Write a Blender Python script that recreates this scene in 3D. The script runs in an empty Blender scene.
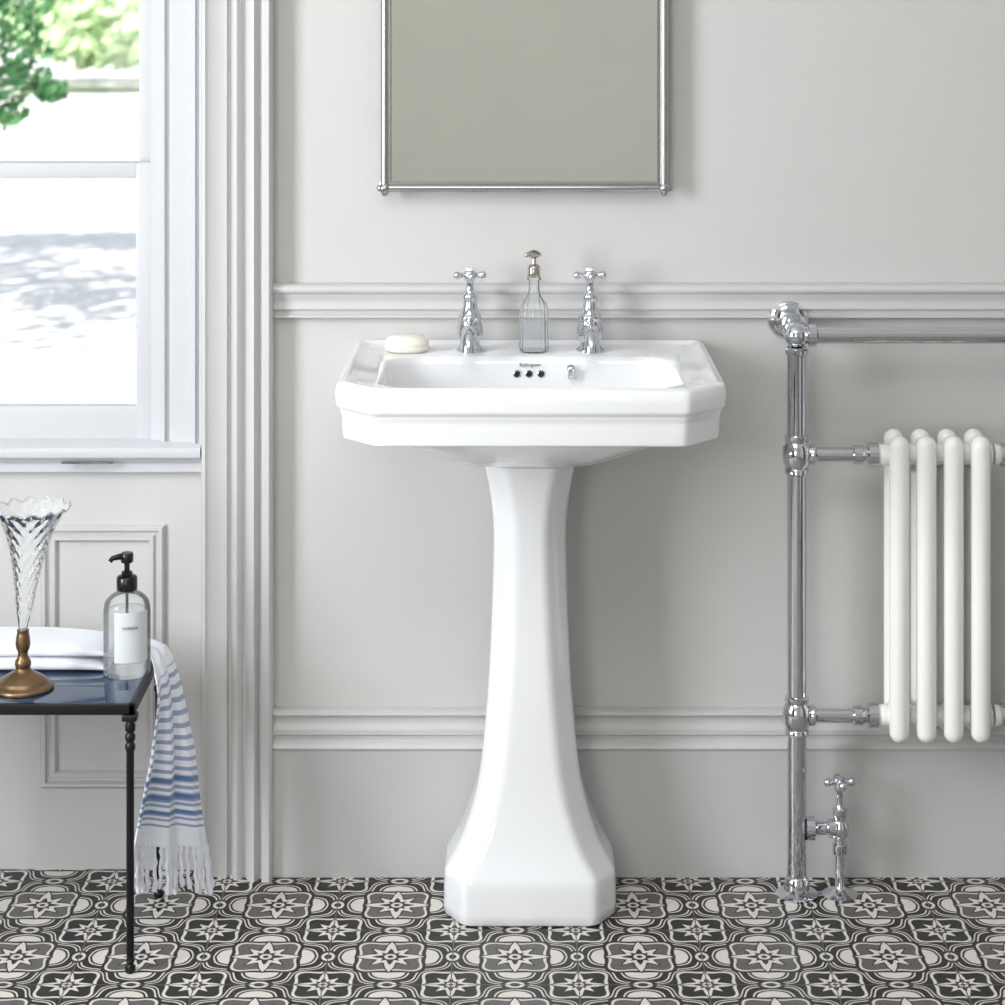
import bpy, math, random
from mathutils import Vector, Matrix
random.seed(4)
sc = bpy.context.scene
F=2280.0; D=4.0; H=1.6; VX=515.0; VY=-40.0
def P(px,py,d):
    s=F/(D-d)
    return Vector(((px-VX)/s, -d, H-(py-VY)/s))

# ---------------------------------------------------------------- materials
def s2l(c):
    return tuple(((v/255)/12.92 if v/255<=0.04045 else (((v/255)+0.055)/1.055)**2.4) for v in c)
def pmat(name, rgb, rough=0.5, metal=0.0, coat=0.0, trans=0.0, ior=1.5, bump=0.0, bscale=60, var=0.0, spec=0.5, alpha=1.0, sheen=0):
    m=bpy.data.materials.new(name); m.use_nodes=True
    nt=m.node_tree; b=nt.nodes['Principled BSDF']
    col=s2l(rgb)+(1,)
    b.inputs['Base Color'].default_value=col
    b.inputs['Roughness'].default_value=rough
    b.inputs['Metallic'].default_value=metal
    b.inputs['Coat Weight'].default_value=coat
    b.inputs['Coat Roughness'].default_value=0.03
    b.inputs['Transmission Weight'].default_value=trans
    b.inputs['IOR'].default_value=ior
    b.inputs['Specular IOR Level'].default_value=spec
    b.inputs['Alpha'].default_value=alpha
    if sheen: b.inputs['Sheen Weight'].default_value=sheen
    if bump or var:
        tc=nt.nodes.new('ShaderNodeTexCoord')
        n=nt.nodes.new('ShaderNodeTexNoise'); n.inputs['Scale'].default_value=bscale; n.inputs['Detail'].default_value=4
        nt.links.new(tc.outputs['Object'],n.inputs['Vector'])
        if bump:
            bp=nt.nodes.new('ShaderNodeBump'); bp.inputs['Strength'].default_value=bump; bp.inputs['Distance'].default_value=0.002
            nt.links.new(n.outputs['Fac'],bp.inputs['Height']); nt.links.new(bp.outputs['Normal'],b.inputs['Normal'])
        if var:
            n2=nt.nodes.new('ShaderNodeTexNoise'); n2.inputs['Scale'].default_value=bscale*0.05+1.5
            nt.links.new(tc.outputs['Object'],n2.inputs['Vector'])
            mx=nt.nodes.new('ShaderNodeMix'); mx.data_type='RGBA'
            mx.inputs[6].default_value=tuple(c*(1-var) for c in col[:3])+(1,)
            mx.inputs[7].default_value=tuple(min(1,c*(1+var)) for c in col[:3])+(1,)
            nt.links.new(n2.outputs['Fac'],mx.inputs[0]); nt.links.new(mx.outputs[2],b.inputs['Base Color'])
    return m
M_wall=pmat('wall_paint',(203,202,200),0.5,bump=0.08,bscale=180,var=0.02)
M_trim=pmat('trim_paint',(201,200,199),0.38,bump=0.04,bscale=120)
M_win=pmat('window_paint',(202,204,207),0.35)
M_front=pmat('far_wall_paint',(228,228,221),0.7,var=0.03)
M_ceil=pmat('ceiling_paint',(238,238,237),0.8)
M_cer=pmat('white_ceramic',(238,239,241),0.06,coat=0.7)
M_chr=pmat('chrome',(212,214,219),0.06,metal=1)
M_dchr=pmat('polished_nickel_frame',(180,180,180),0.14,metal=1)
M_mir=pmat('mirror_silver',(236,237,230),0.02,metal=1)
M_rad=pmat('radiator_enamel',(247,246,242),0.22,coat=0.3)
M_blk=pmat('black_iron',(16,17,22),0.35,metal=0.3)
M_bkp=pmat('black_plastic',(12,12,14),0.25)
M_hole=pmat('dark_hole',(25,20,16),0.6)
M_soap=pmat('soap',(238,233,220),0.4)
M_brass=pmat('aged_brass',(126,102,74),0.35,metal=0.85,var=0.2,bscale=90)
M_label=pmat('paper_label',(214,218,220),0.6)
M_ink=pmat('ink',(50,52,56),0.6)
M_silver=pmat('silver_cap',(190,185,174),0.18,metal=1)
M_towel=pmat('white_cotton',(236,239,246),0.9,bump=0.5,bscale=500,sheen=0.3)
M_tglass=pmat('blue_table_glass',(32,56,86),0.05,coat=0.6,spec=0.9)
M_leaf=pmat('leaves',(92,148,92),0.6,var=0.3,bscale=60)
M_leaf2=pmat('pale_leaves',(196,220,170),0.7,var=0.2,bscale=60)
M_bark=pmat('bark',(120,100,85),0.9,bump=0.5)
M_ground=pmat('pale_gravel',(226,223,218),0.95,var=0.10,bscale=30)
M_door=pmat('added_door_dark',(70,70,74),0.35,bump=0.05)
M_wood=pmat('added_wardrobe_dark',(74,58,46),0.4,var=0.2,bscale=40)

def thin_glass(name,ior=1.3,tint=(1,1,1),haze=0.0,edge=0.0):
    m=bpy.data.materials.new(name); m.use_nodes=True; nt=m.node_tree; nt.nodes.clear()
    o=nt.nodes.new('ShaderNodeOutputMaterial'); mx=nt.nodes.new('ShaderNodeMixShader')
    t=nt.nodes.new('ShaderNodeBsdfTransparent'); t.inputs[0].default_value=tint+(1,)
    g=nt.nodes.new('ShaderNodeBsdfGlossy'); g.inputs['Roughness'].default_value=0.03
    fr=nt.nodes.new('ShaderNodeFresnel'); fr.inputs['IOR'].default_value=ior
    base=t.outputs[0]
    if haze or edge:
        d=nt.nodes.new('ShaderNodeBsdfDiffuse'); d.inputs[0].default_value=(.93,.95,.97,1)
        tl=nt.nodes.new('ShaderNodeBsdfTranslucent'); tl.inputs[0].default_value=(.95,.96,.98,1)
        ad=nt.nodes.new('ShaderNodeMixShader'); ad.inputs[0].default_value=.4
        nt.links.new(d.outputs[0],ad.inputs[1]); nt.links.new(tl.outputs[0],ad.inputs[2])
        lw=nt.nodes.new('ShaderNodeLayerWeight'); lw.inputs[0].default_value=.35
        ma=nt.nodes.new('ShaderNodeMath'); ma.operation='MULTIPLY_ADD'; ma.use_clamp=True
        nt.links.new(lw.outputs['Facing'],ma.inputs[0]); ma.inputs[1].default_value=edge; ma.inputs[2].default_value=haze
        m2=nt.nodes.new('ShaderNodeMixShader'); nt.links.new(ma.outputs[0],m2.inputs[0]); nt.links.new(t.outputs[0],m2.inputs[1]); nt.links.new(ad.outputs[0],m2.inputs[2])
        base=m2.outputs[0]
    nt.links.new(fr.outputs[0],mx.inputs[0]); nt.links.new(base,mx.inputs[1]); nt.links.new(g.outputs[0],mx.inputs[2]); nt.links.new(mx.outputs[0],o.inputs[0])
    return m
M_pane=thin_glass('window_glass')
M_bott=thin_glass('clear_bottle_glass',1.28,(1,1,1),.06,.34)
M_liq=thin_glass('clear_liquid',1.08,(.97,.985,1),.12,.12)
M_cryst=thin_glass('cut_crystal',1.35,(1,1,1),.20,.50)

class E:
    nt=None
    def __init__(s,sock): s.s=sock
    @staticmethod
    def op(o,*a,clamp=False):
        n=E.nt.nodes.new('ShaderNodeMath'); n.operation=o; n.use_clamp=clamp
        for i,x in enumerate(a):
            if isinstance(x,E): E.nt.links.new(x.s,n.inputs[i])
            else: n.inputs[i].default_value=x
        return E(n.outputs[0])
    def __add__(s,o): return E.op('ADD',s,o)
    def __radd__(s,o): return E.op('ADD',s,o)
    def __sub__(s,o): return E.op('SUBTRACT',s,o)
    def __rsub__(s,o): return E.op('SUBTRACT',o,s)
    def __mul__(s,o): return E.op('MULTIPLY',s,o)
    def __rmul__(s,o): return E.op('MULTIPLY',s,o)
def Eabs(a): return E.op('ABSOLUTE',a)
def Emax(a,b): return E.op('MAXIMUM',a,b)
def Emin(a,b): return E.op('MINIMUM',a,b)
def below(a,t,w=0.008):
    return E.op('MULTIPLY_ADD',a-t,-1.0/w,0.5,clamp=True)
def band(c,h,w=0.008): return below(Eabs(c),h,w)

def floor_mat():
    m=bpy.data.materials.new('patterned_encaustic_tiles'); m.use_nodes=True; nt=m.node_tree; E.nt=nt
    b=nt.nodes['Principled BSDF']
    tc=nt.nodes.new('ShaderNodeTexCoord'); sp=nt.nodes.new('ShaderNodeSeparateXYZ'); nt.links.new(tc.outputs['Object'],sp.inputs[0])
    T=0.2
    x=E(sp.outputs[0]); y=E(sp.outputs[1])
    u=E.op('FRACT',(x+0.1+20.0)*(1/T))-0.5
    v=E.op('FRACT',(y+0.04+20.0)*(1/T))-0.5
    a=Eabs(u); c=Eabs(v)
    def polar(p,q):
        return E.op('SQRT',p*p+q*q), E.op('ARCTAN2',q,p)
    def cosn(th,n): return E.op('COSINE',th*float(n))
    r,th=polar(u,v)
    r2,th2=polar(0.5-a,0.5-c)
    def mix(f,A,B):
        mx=nt.nodes.new('ShaderNodeMix'); mx.data_type='RGBA'
        if isinstance(f,E): nt.links.new(f.s,mx.inputs[0])
        else: mx.inputs[0].default_value=f
        for i,X in ((6,A),(7,B)):
            if isinstance(X,tuple): mx.inputs[i].default_value=X+(1,)
            else: nt.links.new(X,mx.inputs[i])
        return mx.outputs[2]
    WH=s2l((222,217,209)); DK=s2l((34,33,35)); GR=s2l((98,95,94))
    col=WH
    q=a+c+cosn((a-c)*6.2832,2)*0.052
    col=mix(band(Eabs(q-0.5)-0.080,0.015),col,DK)
    col=mix(band(q-0.5,0.044),col,DK)
    col=mix(below(0.610-q,0.0),col,DK)
    def star(col,r,th,k,field,out):
        c8=cosn(th,8); c4=cosn(th,4)
        ringR=c4*(-0.040*k)+c8*(0.010*k)+0.262*k
        col=mix(below(r-ringR,0.034*k),col,out)
        col=mix(below(r-ringR,0.002*k),col,WH if out==DK else DK)
        col=mix(below(r-ringR,-0.020*k),col,field)
        tri=E.op('ABSOLUTE',E.op('SINE',th*4.0))
        R=(1.0-tri)*(0.105*k)+c4*(0.032*k)+0.115*k
        col=mix(below(r-R,0.024*k),col,DK)
        col=mix(below(r-R,0.0),col,WH)
        R2=(1.0-tri)*(0.050*k)+c4*(0.018*k)+0.068*k
        col=mix(below(r-R2,0.0),col,DK)
        col=mix(below(r,0.046*k),col,WH)
        col=mix(below(r,0.022*k),col,DK)
        return col
    col=star(col,r,th,1.08,GR,DK)
    col=star(col,r2,th2,0.86,DK,WH)
    r4=E.op('SQRT',(a-0.5)*(a-0.5)+c*c*0.5)
    r5=E.op('SQRT',a*a*0.5+(c-0.5)*(c-0.5))
    rm=Emin(r4,r5)
    col=mix(below(rm,0.080),col,DK); col=mix(below(rm,0.054),col,WH); col=mix(below(rm,0.030),col,DK)
    edge=Emin(0.5-a,0.5-c)
    g=below(edge,0.0045,0.003)
    col=mix(g,col,s2l((100,97,93)))
    nz=nt.nodes.new('ShaderNodeTexNoise'); nz.inputs['Scale'].default_value=14; nt.links.new(tc.outputs['Object'],nz.inputs['Vector'])
    nzf=E.op('MULTIPLY',E(nz.outputs['Fac']),0.10)
    col=mix(nzf,col,s2l((142,138,133)))
    nt.links.new(col,b.inputs['Base Color'])
    b.inputs['Roughness'].default_value=0.45
    b.inputs['Specular IOR Level'].default_value=0.3
    bp=nt.nodes.new('ShaderNodeBump'); bp.inputs['Strength'].default_value=0.5; bp.inputs['Distance'].default_value=0.002
    nt.links.new((1.0-g).s,bp.inputs['Height']); nt.links.new(bp.outputs['Normal'],b.inputs['Normal'])
    return m
M_floor=floor_mat()

def towel_mat():
    m=pmat('striped_cotton',(236,238,242),0.9,bump=0.5,bscale=500,sheen=0.3); nt=m.node_tree; E.nt=nt
    b=nt.nodes['Principled BSDF']
    uv=nt.nodes.new('ShaderNodeUVMap'); sp=nt.nodes.new('ShaderNodeSeparateXYZ'); nt.links.new(uv.outputs[0],sp.inputs[0])
    v=E(sp.outputs[1])
    f=E.op('FRACT',v*27.0)
    fine=below(Eabs(f-0.5),0.20,0.08)
    zone=below(0.28-v,0.0,0.01)*below(v,0.88,0.01)
    s=fine*zone
    blk=band(v-0.65,0.014,0.01)+band(v-0.725,0.018,0.01)+band(v-0.80,0.014,0.01)
    s=E.op('ADD',s*0.72,blk*0.85,clamp=True)
    mx=nt.nodes.new('ShaderNodeMix'); mx.data_type='RGBA'; nt.links.new(s.s,mx.inputs[0])
    mx.inputs[6].default_value=s2l((234,237,244))+(1,); mx.inputs[7].default_value=s2l((92,120,170))+(1,)
    nt.links.new(mx.outputs[2],b.inputs['Base Color'])
    return m
M_stripe=towel_mat()

# ---------------------------------------------------------------- mesh helpers
class MB:
    def __init__(s): s.v=[]; s.f=[]; s.m=[]; s.mats=[]; s.uv={}
    def mi(s,mat):
        if mat not in s.mats: s.mats.append(mat)
        return s.mats.index(mat)
    def add(s,verts,faces,mat):
        o=len(s.v); s.v+= [Vector(v) for v in verts]; k=s.mi(mat)
        for f in faces: s.f.append(tuple(i+o for i in f)); s.m.append(k)
        return o
    def loft(s,loops,mat,cap0=True,cap1=True,closed=True):
        n=len(loops[0]); vs=[p for l in loops for p in l]; fs=[]
        for i in range(len(loops)-1):
            for j in range(n if closed else n-1):
                k=(j+1)%n
                fs.append((i*n+j,i*n+k,(i+1)*n+k,(i+1)*n+j))
        if closed and cap0: fs.append(tuple(range(n-1,-1,-1)))
        if closed and cap1: fs.append(tuple((len(loops)-1)*n+j for j in range(n)))
        s.add(vs,fs,mat)
    def rev(s,prof,mat,c=(0,0,0),axis=(0,0,1),n=32,mod=None,lean=(0,0)):
        ax=Vector(axis).normalized(); q=Vector((0,0,1)).rotation_difference(ax)
        c=Vector(c); loops=[]
        for r,z in prof:
            L=[]
            for j in range(n):
                t=2*math.pi*j/n; rr=max(r,1e-5)*(mod(t,z) if mod else 1)
                L.append(c+q@Vector((rr*math.cos(t)+lean[0]*z,rr*math.sin(t)+lean[1]*z,z)))
            loops.append(L)
        s.loft(loops,mat)
    def tube(s,pts,r,mat,n=16):
        pts=[Vector(p) for p in pts]; m=len(pts)
        rs=r if isinstance(r,(list,tuple)) else [r]*m
        tg=[]
        for i in range(m):
            a=pts[max(i-1,0)]; b=pts[min(i+1,m-1)]; tg.append((b-a).normalized())
        nrm=tg[0].orthogonal().normalized(); loops=[]
        for i in range(m):
            if i: nrm=(tg[i-1].rotation_difference(tg[i])@nrm)
            bn=tg[i].cross(nrm).normalized()
            loops.append([pts[i]+rs[i]*(math.cos(2*math.pi*j/n)*nrm+math.sin(2*math.pi*j/n)*bn) for j in range(n)])
        s.loft(loops,mat)
    def ball(s,c,r,mat,n=20,sc_=(1,1,1)):
        c=Vector(c); loops=[]
        m=n//2
        for i in range(m+1):
            ph=math.pi*i/m-math.pi/2; rr=max(math.cos(ph),1e-4)*r
            loops.append([c+Vector((rr*math.cos(2*math.pi*j/n)*sc_[0],rr*math.sin(2*math.pi*j/n)*sc_[1],r*math.sin(ph)*sc_[2])) for j in range(n)])
        s.loft(loops,mat)
    def box(s,x0,x1,y0,y1,z0,z1,mat,bev=0.0):
        if bev<=0:
            vs=[(x,y,z) for z in (z0,z1) for x,y in ((x0,y0),(x1,y0),(x1,y1),(x0,y1))]
            fs=[(3,2,1,0),(4,5,6,7),(0,1,5,4),(1,2,6,5),(2,3,7,6),(3,0,4,7)]
            s.add(vs,fs,mat)
        else:
            L=[]
            k=3
            def ring(ins,z):
                rr=bev
                pts=[]
                for cx,cy,a0 in ((x1-rr,y1-rr,0),(x0+rr,y1-rr,90),(x0+rr,y0+rr,180),(x1-rr,y0+rr,270)):
                    for i in range(k+1):
                        a=math.radians(a0+90*i/k); R=rr-ins
                        pts.append((cx+R*math.cos(a),cy+R*math.sin(a),z))
                return pts
            for i in range(k+1):
                a=math.pi/2*i/k; L.append(ring(bev*(1-math.sin(a)),z0+bev*(1-math.cos(a))))
            for i in range(k+1):
                a=math.pi/2*i/k; L.append(ring(bev*(1-math.cos(a)),z1-bev*(1-math.sin(a))))
            s.loft(L,mat)
    def obj(s,name,parent=None,angle=35,smooth=True):
        me=bpy.data.meshes.new(name); me.from_pydata([tuple(v) for v in s.v],[],s.f)
        for m in s.mats: me.materials.append(m)
        for p,k in zip(me.polygons,s.m): p.material_index=k; p.use_smooth=smooth
        import bmesh
        bm=bmesh.new(); bm.from_mesh(me); bmesh.ops.recalc_face_normals(bm,faces=bm.faces); bm.to_mesh(me); bm.free()
        if smooth: me.set_sharp_from_angle(angle=math.radians(angle))
        o=bpy.data.objects.new(name,me); sc.collection.objects.link(o)
        if parent: o.parent=parent
        return o
def empty(name):
    o=bpy.data.objects.new(name,None); sc.collection.objects.link(o); o.empty_display_size=0.05; return o
def extrude_x(prof,x0,x1,mat,mb):
    mb.loft([[(x,-d,z) for z,d in prof] for x in (x0,x1)],mat)
def extrude_z(prof,z0,z1,mat,mb):
    mb.loft([[(x,-d,z) for x,d in prof] for z in (z0,z1)],mat)
def frame_rect(x0,x1,z0,z1,prof,mat,mb,y=0):
    loops=[]
    for ins,h in prof:
        loops.append([(x0+ins,y-h,z0+ins),(x1-ins,y-h,z0+ins),(x1-ins,y-h,z1-ins),(x0+ins,y-h,z1-ins)])
    mb.loft(loops,mat,False,False)
def fillet2(pts,r,k=4,closed=False):
    out=[]; n=len(pts)
    for i in range(n):
        if not closed and i in (0,n-1): out.append(tuple(pts[i])); continue
        p=Vector(pts[i]); a=Vector(pts[i-1])-p; b=Vector(pts[(i+1)%n])-p
        rr=r[i] if isinstance(r,(list,tuple)) else r
        t=min(rr,a.length*0.45,b.length*0.45)
        A=p+a.normalized()*t; B=p+b.normalized()*t
        for j in range(k+1):
            u=j/k; q=(1-u)**2*A+2*u*(1-u)*p+u*u*B; out.append(tuple(q))
    return out
def interp(tab,z):
    n=len(tab)
    if z<=tab[0][0]: return tab[0][1:]
    if z>=tab[-1][0]: return tab[-1][1:]
    for i in range(n-1):
        if tab[i][0]<=z<=tab[i+1][0]:
            t=(z-tab[i][0])/(tab[i+1][0]-tab[i][0])
            res=[]
            for k in range(1,len(tab[0])):
                p1,p2=tab[i][k],tab[i+1][k]
                h=tab[i+1][0]-tab[i][0]
                m1=(tab[i+1][k]-tab[max(i-1,0)][k])/(tab[i+1][0]-tab[max(i-1,0)][0])*h
                j=min(i+2,n-1)
                m2=(tab[j][k]-tab[i][k])/(tab[j][0]-tab[i][0])*h
                t2,t3=t*t,t*t*t
                res.append((2*t3-3*t2+1)*p1+(t3-2*t2+t)*m1+(-2*t3+3*t2)*p2+(t3-t2)*m2)
            return res

# ---------------------------------------------------------------- room shell
XL,XR,YF,ZC=-2.2,2.2,-5.6,2.8
XC=-.548
mb=MB()
mb.box(XC,XR,0,.18,0,ZC,M_wall)
mb.box(XL,-1.62,0,.18,0,ZC,M_wall)
mb.box(-1.62,XC,0,.18,2.35,ZC,M_wall)
mb.box(-1.62,XC,.012,.18,0,.722,M_wall)
mb.obj('wall_back',smooth=False)
mb=MB(); mb.box(XL-.15,XL,YF,.18,0,ZC,M_wall); mb.obj('wall_left',smooth=False)
mb=MB()
mb.box(XR,XR+.15,YF,-1.75,0,ZC,M_wall); mb.box(XR,XR+.15,-.85,.18,0,ZC,M_wall); mb.box(XR,XR+.15,-1.75,-.85,2.05,ZC,M_wall)
mb.obj('wall_right',smooth=False)
mb=MB(); mb.box(XL-.15,XR+.15,YF-.15,YF,0,ZC,M_front); mb.obj('wall_front',smooth=False)
mb=MB(); mb.box(XL-.15,XR+.15,YF-.15,.18,-.1,0,M_floor); mb.obj('floor',smooth=False)
mb=MB(); mb.box(XL-.15,XR+.15,YF-.15,.18,ZC,ZC+.1,M_ceil); mb.obj('ceiling',smooth=False)
DR=empty('added_dark_door_1')  # unseen door, added so the chrome has something dark to reflect
mb=MB(); mb.box(XR+.03,XR+.075,-1.748,-.852,.002,2.048,M_door,.004)
for za,zb_ in ((.15,.85),(1.0,1.9)):
    for ya,yb in ((-1.65,-1.34),(-1.26,-.95)): mb.box(XR+.020,XR+.031,ya,yb,za,zb_,M_door,.004)
mb.ball((XR-.015,-1.68,1.0),.028,M_brass); mb.tube([(XR-.015,-1.68,1.0),(XR+.035,-1.68,1.0)],.01,M_brass)
mb.obj('leaf',DR)
mb=MB()
mb.box(XR-.03,XR-.001,-1.84,-1.75,0,2.14,M_trim,.004); mb.box(XR-.03,XR-.001,-.85,-.76,0,2.14,M_trim,.004); mb.box(XR-.03,XR-.001,-1.75,-.85,2.05,2.14,M_trim,.004)
mb.obj('casing',DR)
WD=empty('added_dark_wardrobe')  # unseen dark furniture, added to put darker streaks into the chrome reflections
mb=MB()
mb.box(XL+.02,XL+.60,-4.7,-3.4,.10,2.05,M_wood,.01); mb.box(XL+.01,XL+.64,-4.74,-3.36,2.05,2.11,M_wood,.01); mb.box(XL+.04,XL+.57,-4.66,-3.44,0,.11,M_wood,.01)
for ya,yb in ((-4.66,-4.07),(-4.03,-3.44)):
    mb.box(XL+.595,XL+.62,ya,yb,.16,2.0,M_wood,.008); mb.box(XL+.615,XL+.63,ya+.08,yb-.08,.26,1.9,M_wood,.006)
for y_ in (-4.10,-4.0): mb.ball((XL+.645,y_,1.05),.015,M_brass)
mb.obj('carcass',WD)

mb=MB()
prof=[(1.034,0),(1.034,.018),(1.031,.026),(1.026,.029),(1.020,.027),(1.017,.020),(1.012,.019),(1.006,.015),(.999,.014),(.993,.018),(.990,.018),(.987,.012),(.982,.011),(.979,.016),(.975,.016),(.972,.010),(.972,0)]
extrude_x(prof,-.424,XR,M_trim,mb); mb.obj('trim_1',angle=50)
mb=MB()
prof=[(.290,0),(.290,.014),(.287,.021),(.282,.022),(.278,.016),(.268,.014),(.260,.017),(.256,.022),(.248,.022),(.245,.017),(.238,.017),(.232,.026),(.226,.029),(.221,.025),(.218,.024),(0,.024),(0,0)]
extrude_x(prof,-.424,XR,M_trim,mb); mb.obj('baseboard_back',angle=50)
mb=MB()
prof=[(XC,0),(XC,.020),(XC+.002,.026),(-.540,.027),(-.535,.022),(-.503,.022),(-.500,.014),(-.496,.014),(-.494,.022),(-.490,.032),(-.484,.036),(-.477,.032),(-.474,.024),(-.470,.024),(-.466,.034),(-.460,.042),(-.453,.045),(-.448,.038),(-.445,.030),(-.441,.030),(-.440,.044),(-.427,.046),(-.423,.042),(-.423,0)]
extrude_z(prof,0,2.42,M_trim,mb); mb.obj('trim_2',angle=50)
mb=MB()
x0=(42-VX)/567; x1=(166-VX)/567; z0=H-(785+40)/567; z1=H-(523+40)/567
pf=[(0,0),(0,.006),(.004,.011),(.009,.011),(.012,.004),(.017,.003),(.020,.009),(.026,.009),(.030,.001),(.030,-.004)]
frame_rect(x0,x1,z0,z1,pf,M_trim,mb,y=.012)
frame_rect(x0-.42,x0-.13,z0,z1,pf,M_trim,mb,y=.012)
frame_rect(x0-.74,x0-.55,z0,z1,pf,M_trim,mb,y=.012)
mb.obj('trim_3',angle=50)

# ---------------------------------------------------------------- window
W=empty('window_1')
mb=MB()
prof=[(XC,-.10),(XC,-.004),(-.555,-.004),(-.556,-.012),(-.560,-.012),(-.562,-.004),(-.569,-.004),(-.571,-.016),(-.604,-.016),(-.606,-.028),(-.616,-.028),(-.618,-.020),(-.626,-.020),(-.628,-.034),(-.645,-.034),(-.645,-.10)]
extrude_z(prof,.742,2.35,M_win,mb)
prof=[(-1.62,-.10),(-1.62,-.004),(-1.60,-.004),(-1.57,-.016),(-1.53,-.034),(-1.53,-.10)]
extrude_z(prof,.742,2.35,M_win,mb)
mb.box(-1.62,XC,.01,.10,2.27,2.35,M_win)
mb.obj('frame',W,angle=40)
mb=MB()
prof=[(.726,-.11),(.726,-.004),(.720,-.004),(.720,.010),(.728,.016),(.732,.024),(.742,.026),(.748,.024),(.751,.018),(.751,-.11)]
extrude_x(prof,-1.62,XC-.001,M_win,mb)
mb.box(-1.62,XC-.001,-.006,.012,.703,.720,M_win)
mb.box(-.79,-.70,-.030,-.022,.7225,.7265,M_dchr)
mb.obj('sill',W,angle=40)
def sash(name,y0,y1,z0,z1,bot,top,xl=-1.53,xr=-.645,st=.028):
    mb=MB()
    mb.box(xr-st,xr,y0,y1,z0,z1,M_win,.003)
    mb.box(xl,xl+st,y0,y1,z0,z1,M_win,.003)
    mb.box(xl+st*.9,xr-st*.9,y0,y1,z0,z0+bot,M_win,.003)
    mb.box(xl+st*.9,xr-st*.9,y0,y1,z1-top,z1,M_win,.003)
    mb.box(xl+st*.8,xr-st*.8,(y0+y1)/2+.001,(y0+y1)/2+.004,z0+bot*.8,z1-top*.8,M_pane)
    mb.obj(name,W,angle=40)
sash('lower_sash',.045,.075,.748,1.24,.060,.027)
sash('upper_sash',.078,.105,1.212,2.30,.027,.05)

# ---------------------------------------------------------------- sink
CX=.025
def octloop(hw,df,db,cfx,cfy,cb,z,r=.012,cx=CX,k=4):
    pts=[(-hw+cfx,-df),(hw-cfx,-df),(hw,-df+cfy),(hw,-db-cb),(hw-cb,-db),(-hw+cb,-db),(-hw,-db-cb),(-hw,-df+cfy)]
    pts=fillet2(pts,r,k,closed=True)
    return [(cx+x,y,z) for x,y in pts]
S=empty('pedestal_sink')
mb=MB()
loops=[]
under=[(.074,.200,.03,.03,.752),(.078,.205,.03,.035,.758),(.105,.26,.05,.05,.768),(.150,.32,.06,.06,.782),(.190,.365,.06,.07,.803),(.225,.40,.05,.07,.828),(.235,.41,.04,.07,.8425)]
for hw,df,db,c,z in under:
    loops.append(octloop(hw,df,db,c,c,c*.6,z,.03))
outp=[(.040,.843),(.012,.843),(.0098,.880),(.0070,.887),(.0060,.891),(.0010,.897),(.0,.918),(.003,.9300),(.016,.9345),(.021,.9315),(.030,.9280),(.034,.927)]
outp=fillet2(outp,.0045,4)
for t,z in outp:
    b=max(.002,.002+(t-.006)*.4) if t>.012 else .002
    loops.append(octloop(.310-t,.47-t,b,.063-.586*t,.07-.586*t,.006,z,.010))
bowl=[(.250,.428,.118,.055,.045,.9265),(.243,.423,.124,.055,.045,.923),(.240,.420,.1275,.054,.045,.912),(.236,.415,.134,.052,.045,.885),(.228,.405,.145,.05,.045,.85),(.205,.385,.160,.05,.045,.822),(.15,.34,.18,.045,.04,.806),(.06,.28,.22,.02,.02,.801),(.02,.26,.24,.005,.005,.800)]
for hw,df,db,c,cb,z in bowl:
    loops.append(octloop(hw,df,db,c,c,cb,z,.02))
mb.loft(loops,M_cer)
mb.obj('basin',S,angle=60)
mb=MB()
for i,px in enumerate((517,529,541)):
    p=P(px,374,.1335); 
    mb.rev([(0,0),(.0062,0),(.0066,.0012),(.0052,.002),(.0048,.0009),(0,.0009)],M_dchr,(p.x,-.1320,p.z),(0,-1,0.12),20)
    mb.rev([(0,0),(.0047,0),(.0047,.0005),(0,.0005)],M_hole,(p.x,-.1335,p.z),(0,-1,0.12),20)
p=P(571,371,.134)
mb.rev([(0,0),(.006,0),(.007,.003),(.005,.006),(.003,.010),(.005,.014),(0,.017)],M_chr,(p.x,-.1315,p.z+.004),(0,-1,0),20)
mb.rev([(.004,0),(.0055,.002),(.0055,.016),(.003,.018),(0,.018)],M_chr,(p.x,-.143,p.z-.012),(0,0,1),16)
mb.rev([(0,0),(.022,0),(.022,.002),(.016,.004),(0,.003)],M_chr,(CX,-.25,.8),(0,0,1),24)
mb.obj('overflow_and_waste',S,angle=40)
tx=bpy.data.curves.new('maker_name','FONT'); tx.body='Bellington'; tx.size=.0090; tx.align_x='CENTER'; tx.extrude=.0002; tx.materials.append(M_ink)
to=bpy.data.objects.new('maker_name',tx); sc.collection.objects.link(to); to.parent=S
p=P(530,366,.13); to.location=(p.x,-.1312,p.z-.0005); to.rotation_euler=(math.radians(83),0,0)
# pedestal
tab=[(0,.145,.232,.03),(.055,.1445,.231,.03),(.072,.1430,.229,.03),(.082,.1375,.225,.03),(.095,.1295,.219,.032),(.115,.1185,.212,.034),(.145,.1065,.205,.037),(.185,.094,.198,.04),(.24,.083,.193,.045),(.367,.071,.188,.05),(.46,.066,.185,.052),(.56,.0625,.183,.055),(.633,.0615,.183,.055),(.69,.066,.187,.05),(.73,.073,.194,.04),(.752,.077,.200,.035)]
loops=[octloop(.139,.226,.034,.034,.055,.03,0,.0145,k=6)]
zs=[.002,.005,.02,.045,.060,.066,.071,.075,.079]+[.083+i*.0111 for i in range(60)]+[.753]
for z in zs:
    hw,df,db=interp(tab,z)
    if z<=.003: hw-=.0025; df-=.0025
    k=min(1,max(0,(z-.085)/.14)); cy=.055*(1-k)+.036*k
    loops.append(octloop(hw,df,db,.034,cy,.03*(1-k)+.02*k,z,.0125,k=6))
mb=MB(); mb.loft(loops,M_cer); mb.obj('pedestal',S,angle=70)

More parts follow.
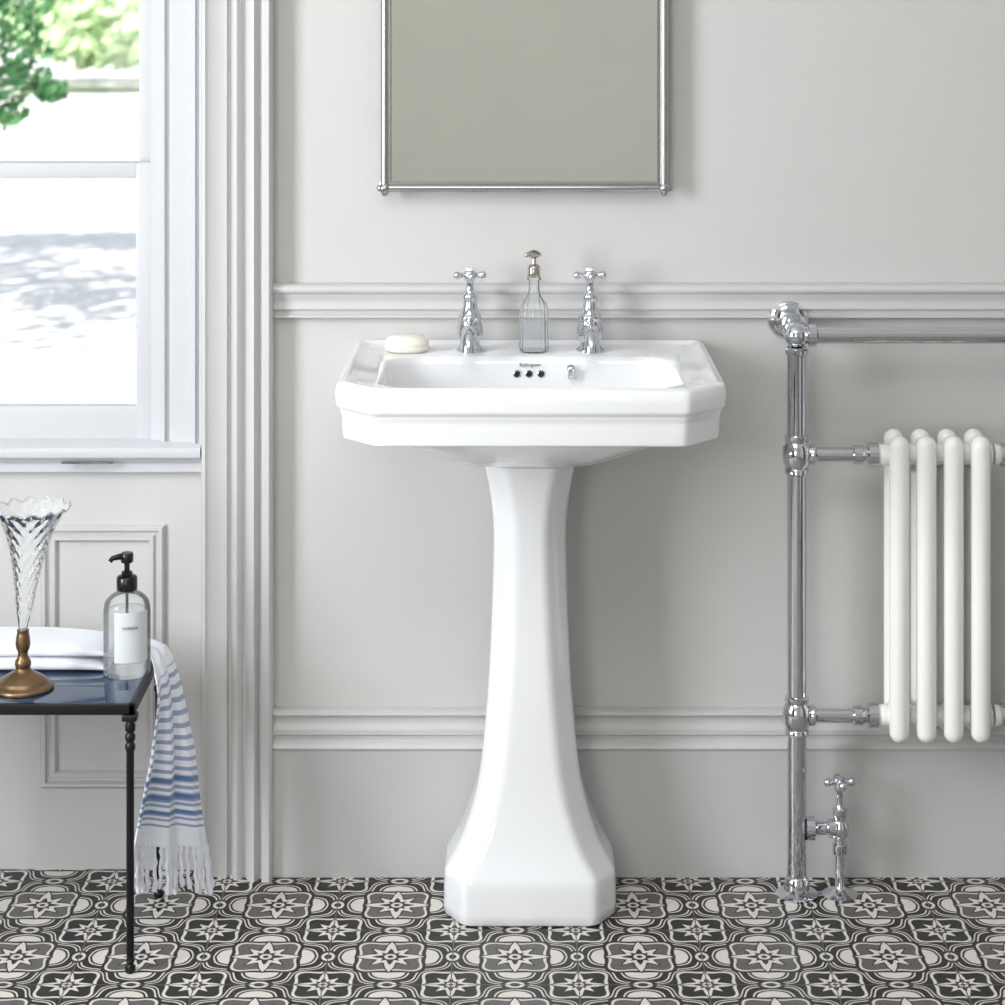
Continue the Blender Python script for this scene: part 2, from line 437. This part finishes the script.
# ---------------------------------------------------------------- taps
def tap(px):
    T=empty('water_tap'); p=P(px,0,.075); x=p.x; y=-.075; z=.9275
    T.location=(x,y,z)
    mb=MB()
    prof=[(0,-.001),(.0235,-.001),(.0245,.003),(.021,.006),(.017,.010),(.0165,.016),(.020,.022),(.0225,.028),(.0225,.040),(.020,.046),(.0180,.052),(.0200,.055),(.0200,.060),(.0165,.064),(.0130,.074),(.0110,.086),(.0135,.090),(.0135,.096),(.0090,.100),(.0065,.108),(.0065,.120),(.0100,.124),(.0110,.130),(.0100,.136),(.006,.139),(.0055,.142),(0,.143)]
    mb.rev(fillet2(prof,.0015,2),M_chr,n=32)
    pts=[(0,-.010,.033),(0,-.030,.037),(0,-.050,.040),(0,-.068,.040),(0,-.082,.035),(0,-.090,.025),(0,-.092,.012)]
    mb.tube(pts,[.016,.0145,.0135,.013,.0128,.0125,.0135],M_chr,20)
    mb.obj('body',T,angle=50)
    mb=MB()
    for i in range(4):
        a=math.radians(90*i+(8 if px<500 else 4)); dx,dy=math.cos(a),math.sin(a)
        mb.tube([(dx*t,dy*t,.130) for t in (.004,.010,.016,.0205)],[.0062,.0042,.0045,.0062],M_chr,12)
        mb.ball((dx*.0225,dy*.0225,.130),.0068,M_chr,14)
    mb.rev([(0,.138),(.008,.138),(.008,.1415),(.006,.143),(0,.1435)],M_cer,n=20)
    mb.obj('cross_handle',T,angle=50)
tap(470); tap(590)

# glass bottle with stopper
B=empty('glass_perfume_bottle'); p=P(534,0,.085); B.location=(p.x,-.085,.9275)
mb=MB()
def flute(t,z): return 1+.03*math.cos(16*t)*(1 if .006<z<.092 else 0)
prof=[(0,0),(.021,0),(.0245,.003),(.0250,.010),(.0240,.02),(.0240,.055),(.0248,.062),(.0235,.075),(.0205,.084),(.0145,.092),(.0105,.100),(.0090,.108),(.0088,.122),(.0120,.124),(.0120,.128),(.0085,.130)]
mb.rev(prof,M_bott,n=96,mod=flute); mb.obj('bottle',B,angle=60)
mb=MB(); mb.rev([(0,.004),(.0205,.004),(.0205,.054),(0,.054)],M_liq,n=32)
mb.obj('liquid',B,angle=40)
mb=MB(); mb.rev([(0,.128),(.010,.128),(.011,.131),(.011,.146),(.0085,.149),(.004,.151),(.0035,.160),(.008,.162),(.0125,.166),(.0125,.170),(.006,.174),(0,.175)],M_silver,n=32)
mb.ball((-.013,0,.166),.0045,M_silver,12)
mb.obj('stopper',B,angle=50)

# soap
mb=MB(); L=[]
for zz,k in ((0,.80),(.003,.94),(.008,1),(.0105,.985),(.0115,.955),(.0125,.985),(.016,1),(.022,.95),(.026,.82),(.029,.6),(.030,.3)):
    L.append([(.038*k*math.cos(2*math.pi*j/40),.025*k*math.sin(2*math.pi*j/40),zz) for j in range(40)])
mb.loft(L,M_soap); o=mb.obj('bar_of_soap',angle=60); p=P(407,0,.085); o.location=(p.x,-.085,.9275)

# ---------------------------------------------------------------- mirror
MR=empty('wall_mirror'); xa,xb=-.2265,.2596; zb=1.203; zt=2.02; y=-.034
mb=MB()
for x in (xa,xb): mb.tube([(x,y,zb),(x,y,zt)],.0070,M_dchr,16)
for z in (zb,zt): mb.tube([(xa,y,z),(xb,y,z)],.0070,M_dchr,16)
for x,s_ in ((xa,-1),(xb,1)):
    for z in (zb,zt):
        mb.ball((x,y,z),.0105,M_dchr); mb.ball((x+s_*.008,y,z),.0065,M_dchr,12); mb.ball((x,y,z-.008),.0065,M_dchr,12)
        mb.tube([(x,y,z),(x,-.001,z)],.005,M_dchr,12); mb.rev([(0,0),(.012,0),(.012,.003),(0,.004)],M_dchr,(x,-.0005,z),(0,-1,0),20)
mb.obj('frame',MR,angle=50)
mb=MB()
mb.box(xa+.006,xb-.006,y,y+.008,zb+.006,zt-.006,M_mir)
frame_rect(xa+.005,xb-.005,zb+.005,zt-.005,[(0,0),(0,.003),(.004,.003),(.007,.0005)],M_dchr,mb,y=y)
mb.obj('glass',MR,smooth=False)

# ---------------------------------------------------------------- towel radiator
R=empty('towel_radiator'); yd=-.10; xp=.482; xq=.969; ztop=.958
mb=MB()
for x in (xp,xq):
    mb.tube([(x,yd,.01),(x,yd,ztop-.02)],.0165,M_chr,28)
    mb.rev([(0,0),(.036,0),(.037,.004),(.030,.009),(.022,.012),(.0205,.018),(.0205,.030),(.0165,.034)],M_chr,(x,yd,0),n=32)
    for z in (.754,.308):
        mb.rev([(.0165,-.034),(.0205,-.032),(.0205,-.024),(.0185,-.022),(.0235,-.014),(.0250,0),(.0235,.014),(.0185,.022),(.0205,.024),(.0205,.032),(.0165,.034)],M_chr,(x,yd,z),n=32)
    mb.rev([(.0165,-.034),(.020,-.032),(.020,-.024),(.0165,-.022)],M_chr,(x,yd,ztop),n=32)
    mb.ball((x,yd,ztop),.0215,M_chr,28)
    mb.tube([(x,yd,ztop),(x-.001,-.06,ztop+.010),(x-.003,-.002,ztop+.016)],[.0165,.0165,.0165],M_chr,24)
    mb.rev([(0,0),(.037,0),(.0385,.005),(.034,.012),(.026,.016),(.024,.024),(.0165,.028)],M_chr,(x-.003,-.0005,ztop+.016),(0,-1,0),36)
    mb.rev([(.0165,-.004),(.0225,-.003),(.0235,0),(.0225,.006),(.0165,.008)],M_chr,(x-.001,-.060,ztop+.010),(0,-1,0),32)
xs=[xp+(xq-xp)*i/12 for i in range(13)]
mb.tube([(x,yd,ztop) for x in xs],.0140,M_chr,24)
for x,s_ in ((xp,1),(xq,-1)):
    mb.rev([(.014,.018),(.019,.020),(.019,.032),(.014,.036)],M_chr,(x,yd,ztop),(s_,0,0),28)
for z in (.754,.308):
    for x,s_ in ((xp,1),(xq,-1)):
        mb.rev([(.0125,.015),(.018,.022),(.018,.030),(.0125,.034),(.0125,.095),(.0165,.097),(.0165,.112),(.0130,.114),(.0130,.120),(.021,.122),(.021,.138),(.016,.140)],M_chr,(x,yd,z),(s_,0,0),28)
        mb.rev([(.016,.1395),(.018,.142),(.018,.150)],M_rad,(x,yd,z),(s_,0,0),28)
mb.obj('chrome_rail',R,angle=45)
mb=MB()
for sx in (.6525,.6985,.7445,.7905):
    for yy in (yd-.030,yd+.030):
        pr=[]
        z0,z1,r=.272,.792,.0170
        for i in range(7): a=math.pi/2*i/6; pr.append((r*math.sin(a),z0+r*(1-math.cos(a))))
        for i in range(7): a=math.pi/2*i/6; pr.append((r*math.cos(a),z1-r*(1-math.sin(a))))
        mb.rev(pr,M_rad,(sx,yy,0),n=24)
    for z in (.308,.754):
        mb.ball((sx,yd,z),.024,M_rad,24,(.70,1.9,1.25))
        mb.tube([(sx-.024,yd,z),(sx-.015,yd,z),(sx+.015,yd,z),(sx+.024,yd,z)],[.019,.0165,.0165,.019],M_rad,20)
for z in (.308,.754):
    mb.tube([(.628,yd,z),(.815,yd,z)],.015,M_rad,20)
mb.obj('radiator_columns',R,angle=50)
mb=MB()
xv=(840-VX)/585
mb.rev([(0,0),(.030,0),(.031,.003),(.022,.009),(.010,.013),(.0082,.016),(.0082,.070),(.012,.072),(.013,.078),(.013,.088),(.0105,.090),(.0105,.100),(.015,.104),(.016,.112),(.015,.122),(.0105,.128),(.0105,.134),(.0125,.137),(.0125,.147),(.008,.150),(.0058,.156),(.0058,.176),(.009,.180),(.010,.186),(.009,.192),(0,.196)],M_chr,(xv,yd,0),n=28)
for i in range(4):
    a=math.radians(90*i+6); dx,dy=math.cos(a),math.sin(a)
    mb.tube([(xv+dx*t,yd+dy*t,.194) for t in (.003,.010,.018)],[.006,.0045,.006],M_chr,12)
    mb.ball((xv+dx*.021,yd+dy*.021,.194),.0075,M_chr,14)
mb.rev([(0,0),(.009,.002),(.009,.014),(0,.018)],M_chr,(xv,yd,.186),n=20)
mb.rev([(.009,.014),(.020,.016),(.020,.030),(.014,.033),(.011,.036),(.011,.052),(.016,.054),(.016,.066),(.011,.068)],M_chr,(xp,yd,.115),(1,0,0),24)
mb.obj('valve',R,angle=45)
# ---------------------------------------------------------------- side table
TB=empty('side_table'); tx0,tx1,ty0,ty1=-1.10,-.600,-.405,-.10; tz=.425
mb=MB()
t_=.010
for (a,b,c,d_) in ((tx0,tx1,ty0,ty0+t_),(tx0,tx1,ty1-t_,ty1),(tx0,tx0+t_,ty0,ty1),(tx1-t_,tx1,ty0,ty1)):
    mb.box(a,b,c,d_,tz-.016,tz+.001,M_blk,.0015)
for x in (tx0+.008,tx1-.008):
    for y in (ty0+.008,ty1-.008):
        prof=[(0,0),(.0062,0),(.0085,.004),(.0085,.010),(.005,.014),(.0075,.019),(.005,.024),(.0062,.03),(.0062,.35),(.0082,.354),(.0082,.360),(.0055,.364),(.0082,.369),(.0082,.375),(.0055,.379),(.0084,.384),(.0084,.392),(.006,.396),(.006,.412)]
        mb.rev(prof,M_blk,(x,y,0),n=16)
        mb.box(x-.012,x+.012,y-.012,y+.012,tz-.026,tz-.015,M_blk,.003)
mb.obj('frame',TB,angle=45)
mb=MB(); mb.box(tx0+.008,tx1-.008,ty0+.008,ty1-.008,tz-.006,tz,M_tglass,.001); mb.obj('glass_top',TB,angle=40)

# vase
V=empty('crystal_trumpet_vase'); p=P(23,0,.325); V.location=(p.x,-.325,tz+.0002)
mb=MB()
prof=[(0,0),(.048,0),(.0495,.003),(.048,.007),(.041,.010),(.037,.016),(.026,.023),(.015,.029),(.011,.034),(.0135,.040),(.0125,.046),(.0085,.052),(.0078,.060),(.011,.066),(.012,.074),(.0105,.086),(.009,.092),(.0105,.096),(0,.0965)]
mb.rev(fillet2(prof,.002,2),M_brass,n=40); mb.obj('brass_foot',V,angle=50)
mb=MB()
def cut(t,z):
    k=min(1,max(0,(z-.10)/.03)); top=min(1,max(0,(z-.285)/.02))
    return 1+.030*k*math.cos(14*t)*math.cos((z-.1)*260)+.02*top*math.cos(14*t)
outer=[(.0075,.094),(.010,.11),(.0130,.13),(.0170,.16),(.0220,.19),(.0285,.22),(.0375,.25),(.0485,.275),(.0565,.288),(.0615,.292)]
pr=[]
for i in range(81):
    z=.094+(.292-.094)*i/80; pr.append((interp([(q[1],q[0]) for q in outer],z)[0],z))
n=140; loops=[]
lx,ly=.065,0
def vp(r,z,t,m): 
    rr=r*m; return ((rr*math.cos(t))+lx*max(0,z-.094),rr*math.sin(t)+ly*z,z+(.003*math.cos(14*t) if z>.286 else 0))
for r,z in pr: loops.append([vp(r,z,2*math.pi*j/n,cut(2*math.pi*j/n,z)) for j in range(n)])
mb.loft(loops,M_cryst,True,False)
r,z=pr[-1]
mb.tube([vp(r,z,2*math.pi*j/n,cut(2*math.pi*j/n,z)) for j in range(n+1)],.0016,M_cryst,8)
mb.obj('trumpet',V,angle=25)

# dispenser
SD=empty('soap_dispenser'); p=P(127,0,.245); SD.location=(p.x,-.245,tz+.0002)
mb=MB()
mb.rev(fillet2([(0,0),(.036,0),(.0385,.003),(.0385,.108),(.036,.120),(.026,.131),(.0155,.135),(.0145,.146),(0,.146)],.006,4),M_bott,n=48); mb.obj('bottle',SD,angle=60)
mb=MB(); mb.rev(fillet2([(0,.006),(.033,.006),(.034,.009),(.034,.103),(.030,.108),(0,.108)],.003,3),M_liq,n=48); mb.obj('liquid',SD,angle=60)
mb=MB(); L=[]
for z in (.028,.110):
    L.append([(.0391*math.sin(a),-.0391*math.cos(a),z) for a in [math.radians(-22+i*4) for i in range(23)]])
mb.loft(L,M_label,closed=False)
mb.obj('label',SD,angle=60)
tx=bpy.data.curves.new('label_text','FONT'); tx.body='MORENI'; tx.size=.0070; tx.align_x='CENTER'; tx.extrude=.0001; tx.materials.append(M_ink)
to=bpy.data.objects.new('label_text',tx); sc.collection.objects.link(to); to.parent=SD; to.location=(.012,-.0393,.083); to.rotation_euler=(math.radians(90),0,math.radians(17))
mb=MB()
mb.rev([(0,.138),(.0165,.138),(.0170,.140),(.0170,.158),(.0150,.161),(.009,.162),(.009,.168),(.0045,.169),(.0045,.182),(.0095,.183),(.0105,.186),(.0105,.197),(.009,.199),(0,.199)],M_bkp,n=28)
mb.tube([(0,0,.193),(-.012,-.006,.1935),(-.022,-.011,.192),(-.026,-.013,.187)],[.0055,.005,.0042,.0038],M_bkp,12)
mb.rev([(0,.02),(.0025,.02),(.0025,.14),(0,.14)],M_bkp,n=8)
mb.obj('pump',SD,angle=50)

# folded white towel on the table
mb=MB()
def slab(x0,x1,y0,y1,z0,z1,mat,wob):
    L=[]; n=24
    for i in range(n+1):
        t=i/n; x=x0+(x1-x0)*t; e=math.sin(math.pi*t)**.25 if 0<t<1 else .25
        hz=(z1-z0)/2*max(e,.25); hy=(y1-y0)/2*(.9+.1*e); cy=(y0+y1)/2
        L.append([(x,cy+hy*math.copysign(abs(math.cos(a))**.5,math.cos(a)),z0+hz+ (wob*math.sin(3*t+a)*(1 if math.sin(a)>0 else 0)) +hz*math.copysign(abs(math.sin(a))**.6,math.sin(a))) for a in [2*math.pi*j/28 for j in range(28)]])
    mb.loft(L,mat)
slab(-.98,-.672,-.245,-.125,tz+.001,tz+.024,M_towel,.001)
slab(-.97,-.664,-.240,-.13,tz+.022,tz+.046,M_towel,.003)
mb.obj('folded_towel',angle=60)

# draped striped towel
Ledge=[(0,-.655,-.180,tz+.012),(.10,-.630,-.186,tz+.012),(.18,-.608,-.200,tz+.010),(.25,-.592,-.262,tz+.000),(.33,-.588,-.285,tz-.03),(.5,-.603,-.300,tz-.10),(.75,-.622,-.31,tz-.19),(1,-.634,-.315,tz-.255)]
Redge=[(0,-.655,-.135,tz+.016),(.10,-.630,-.128,tz+.018),(.18,-.604,-.13,tz+.014),(.25,-.586,-.135,tz+.004),(.33,-.572,-.14,tz-.03),(.5,-.550,-.15,tz-.13),(.75,-.531,-.16,tz-.24),(1,-.515,-.165,tz-.315)]
nu,nv=70,100; vs=[]; uvs=[]
def tp(u,v):
    a=Vector(interp(Ledge,v)); b=Vector(interp(Redge,v)); p=a.lerp(b,u)
    k=min(1,max(0,(v-.2)/.35))
    fold=math.sin(u*math.pi*5+.6+v*1.0)*.010*k+math.sin(u*math.pi*11+1)*.003*k
    fold2=.0025*(1+math.sin(u*14+v*9))*min(1,v*8) if v<.24 else 0
    nrm=Vector((.85,-.5,0)).normalized()
    p=p+nrm*(fold+ .010*k)+Vector((0,0,fold2))
    if v>=.22: p.x=max(p.x,-.5965) if p.z>tz-.05 else p.x
    return p
for i in range(nv+1):
    for j in range(nu+1): vs.append(tp(j/nu,i/nv)); uvs.append((j/nu,i/nv))
fs=[(i*(nu+1)+j,i*(nu+1)+j+1,(i+1)*(nu+1)+j+1,(i+1)*(nu+1)+j) for i in range(nv) for j in range(nu)]
me=bpy.data.meshes.new('hand_towel'); me.from_pydata([tuple(v) for v in vs],[],fs); me.materials.append(M_stripe)
ul=me.uv_layers.new(name='UVMap')
for l in me.loops: ul.data[l.index].uv=uvs[l.vertex_index]
for p_ in me.polygons: p_.use_smooth=True
HT=empty('hand_towel')
o=bpy.data.objects.new('cloth',me); sc.collection.objects.link(o); o.parent=HT
sm=o.modifiers.new('thick','SOLIDIFY'); sm.thickness=.0025; sm.offset=0
mb=MB()
for i in range(30):
    u=i/29; p0=tp(u,.995); ln=.060+.018*random.random()+.006*u
    dx=random.uniform(-.006,.006)+.003*u; dy=random.uniform(-.005,.005)
    pts=[]; rr=[]
    for k in range(9):
        t=k/8; pts.append(p0+Vector((dx*t+.0012*math.sin(t*14+i),dy*t,-max(ln,.03)*t))); rr.append(.0024+.0012*abs(math.sin(t*13))+(.0016 if .78<t<.9 else 0))
    rr[-1]=.0038
    for q in pts: q.z=max(q.z,.004)
    mb.tube(pts,rr,M_towel,7)
mb.obj('tassels',HT,angle=60)

# ---------------------------------------------------------------- exterior
mb=MB(); mb.box(-30,20,.4,70,-.35,-.25,M_ground); mb.obj('ground',smooth=False)
def leaves(name,centers,n,size,mat,trunk=None):
    mb=MB(); vs=[];fs=[]
    for i in range(n):
        c,r=random.choice(centers)
        d=Vector((random.gauss(0,1),random.gauss(0,1),random.gauss(0,1))).normalized()*(random.random()**.4)
        p=Vector(c)+Vector((d.x*r[0],d.y*r[1],d.z*r[2]))
        q=Vector((random.gauss(0,1),random.gauss(0,1),random.gauss(0,1))).normalized(); a=q.orthogonal().normalized()*size*random.uniform(.6,1.3); b=q.cross(a)*.55
        o=len(vs); vs+=[p-a,p+b,p+a,p-b]; fs.append((o,o+1,o+2,o+3))
    mb.add(vs,fs,mat)
    if trunk:
        for t in trunk: mb.tube(t[0],t[1],M_bark,10)
    return mb.obj(name,smooth=False)
leaves('shrub',[((-2.58,7.6,1.20),(.24,.25,.16)),((-2.50,7.6,1.00),(.17,.2,.12)),((-2.36,7.6,.93),(.08,.1,.05)),((-2.62,7.6,1.38),(.3,.2,.1)),((-2.66,7.6,.82),(.18,.2,.12)),((-3.0,7.7,.8),(.30,.30,.6))],640,.040,M_leaf,[([(-3.1,7.7,-.26),(-3.05,7.7,.5),(-2.7,7.6,1.2)],[.03,.025,.008]),([(-3.05,7.7,.4),(-2.75,7.65,.75),(-2.4,7.6,1.0)],[.015,.01,.005])])
leaves('tree',[((-2.9,4.9,5.2),(1.7,1.9,.4)),((-1.2,5.6,5.6),(1.1,1.5,.4)),((-4.4,5.6,5.4),(1.2,1.7,.4)),((-3.2,7.2,5.3),(1.6,.5,.3))],7000,.075,M_leaf,[([(-5.4,6.0,-.26),(-5.3,6.0,2.5),(-4.0,5.9,5.2)],[.2,.16,.06]),([(-5.3,6,2.5),(-2.9,5.5,5.2),(-1.2,5.9,5.5)],[.1,.07,.03])])
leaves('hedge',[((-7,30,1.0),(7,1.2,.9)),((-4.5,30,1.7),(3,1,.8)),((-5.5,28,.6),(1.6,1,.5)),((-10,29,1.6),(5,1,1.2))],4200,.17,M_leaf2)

# ---------------------------------------------------------------- lights
w=bpy.data.worlds.new('World'); sc.world=w; w.use_nodes=True
bg=w.node_tree.nodes['Background']; bg.inputs[0].default_value=(.76,.85,1,1); bg.inputs[1].default_value=1.1
def area(name,loc,rot,sx,sy,pw,col):
    l=bpy.data.lights.new(name,'AREA'); l.shape='RECTANGLE'; l.size=sx; l.size_y=sy; l.energy=pw; l.color=col
    o=bpy.data.objects.new(name,l); sc.collection.objects.link(o); o.location=loc; o.rotation_euler=[math.radians(a) for a in rot]; return o
area('ceiling_fill',(-.4,-2.3,2.72),(0,0,0),1.3,1.1,23,(1,.985,.955))  # added soft fill from above, no lamp fitting here
area('side_fill',(-2.12,-1.75,1.45),(0,-90,0),1.4,.85,84,(.93,.965,1))  # added fill in front of the solid left wall, no window there
area('front_fill',(-1.3,-5.45,1.5),(90,0,0),.9,1.8,32,(.99,.99,1))  # added fill behind the camera, the front wall has no opening
sl=bpy.data.lights.new('sun','SUN'); sl.energy=6.5; sl.angle=.01; sl.color=(1,.97,.92)
so=bpy.data.objects.new('sun',sl); sc.collection.objects.link(so)
dirv=Vector((.10,.57,-.82)).normalized(); so.rotation_euler=dirv.to_track_quat('-Z','Y').to_euler(); so.location=(0,-3,8)

cam=bpy.data.cameras.new('camera'); co=bpy.data.objects.new('camera',cam); sc.collection.objects.link(co)
co.location=(0,-D,H); co.rotation_euler=(math.radians(90),0,0)
cam.sensor_width=36; cam.lens=36*F/1005
cam.shift_x=-(VX-502.5)/1005; cam.shift_y=-(502.5-VY)/1005
cam.dof.use_dof=True; cam.dof.focus_distance=3.82; cam.dof.aperture_fstop=6.3
sc.camera=co
sc.view_settings.view_transform='Standard'; sc.view_settings.exposure=0
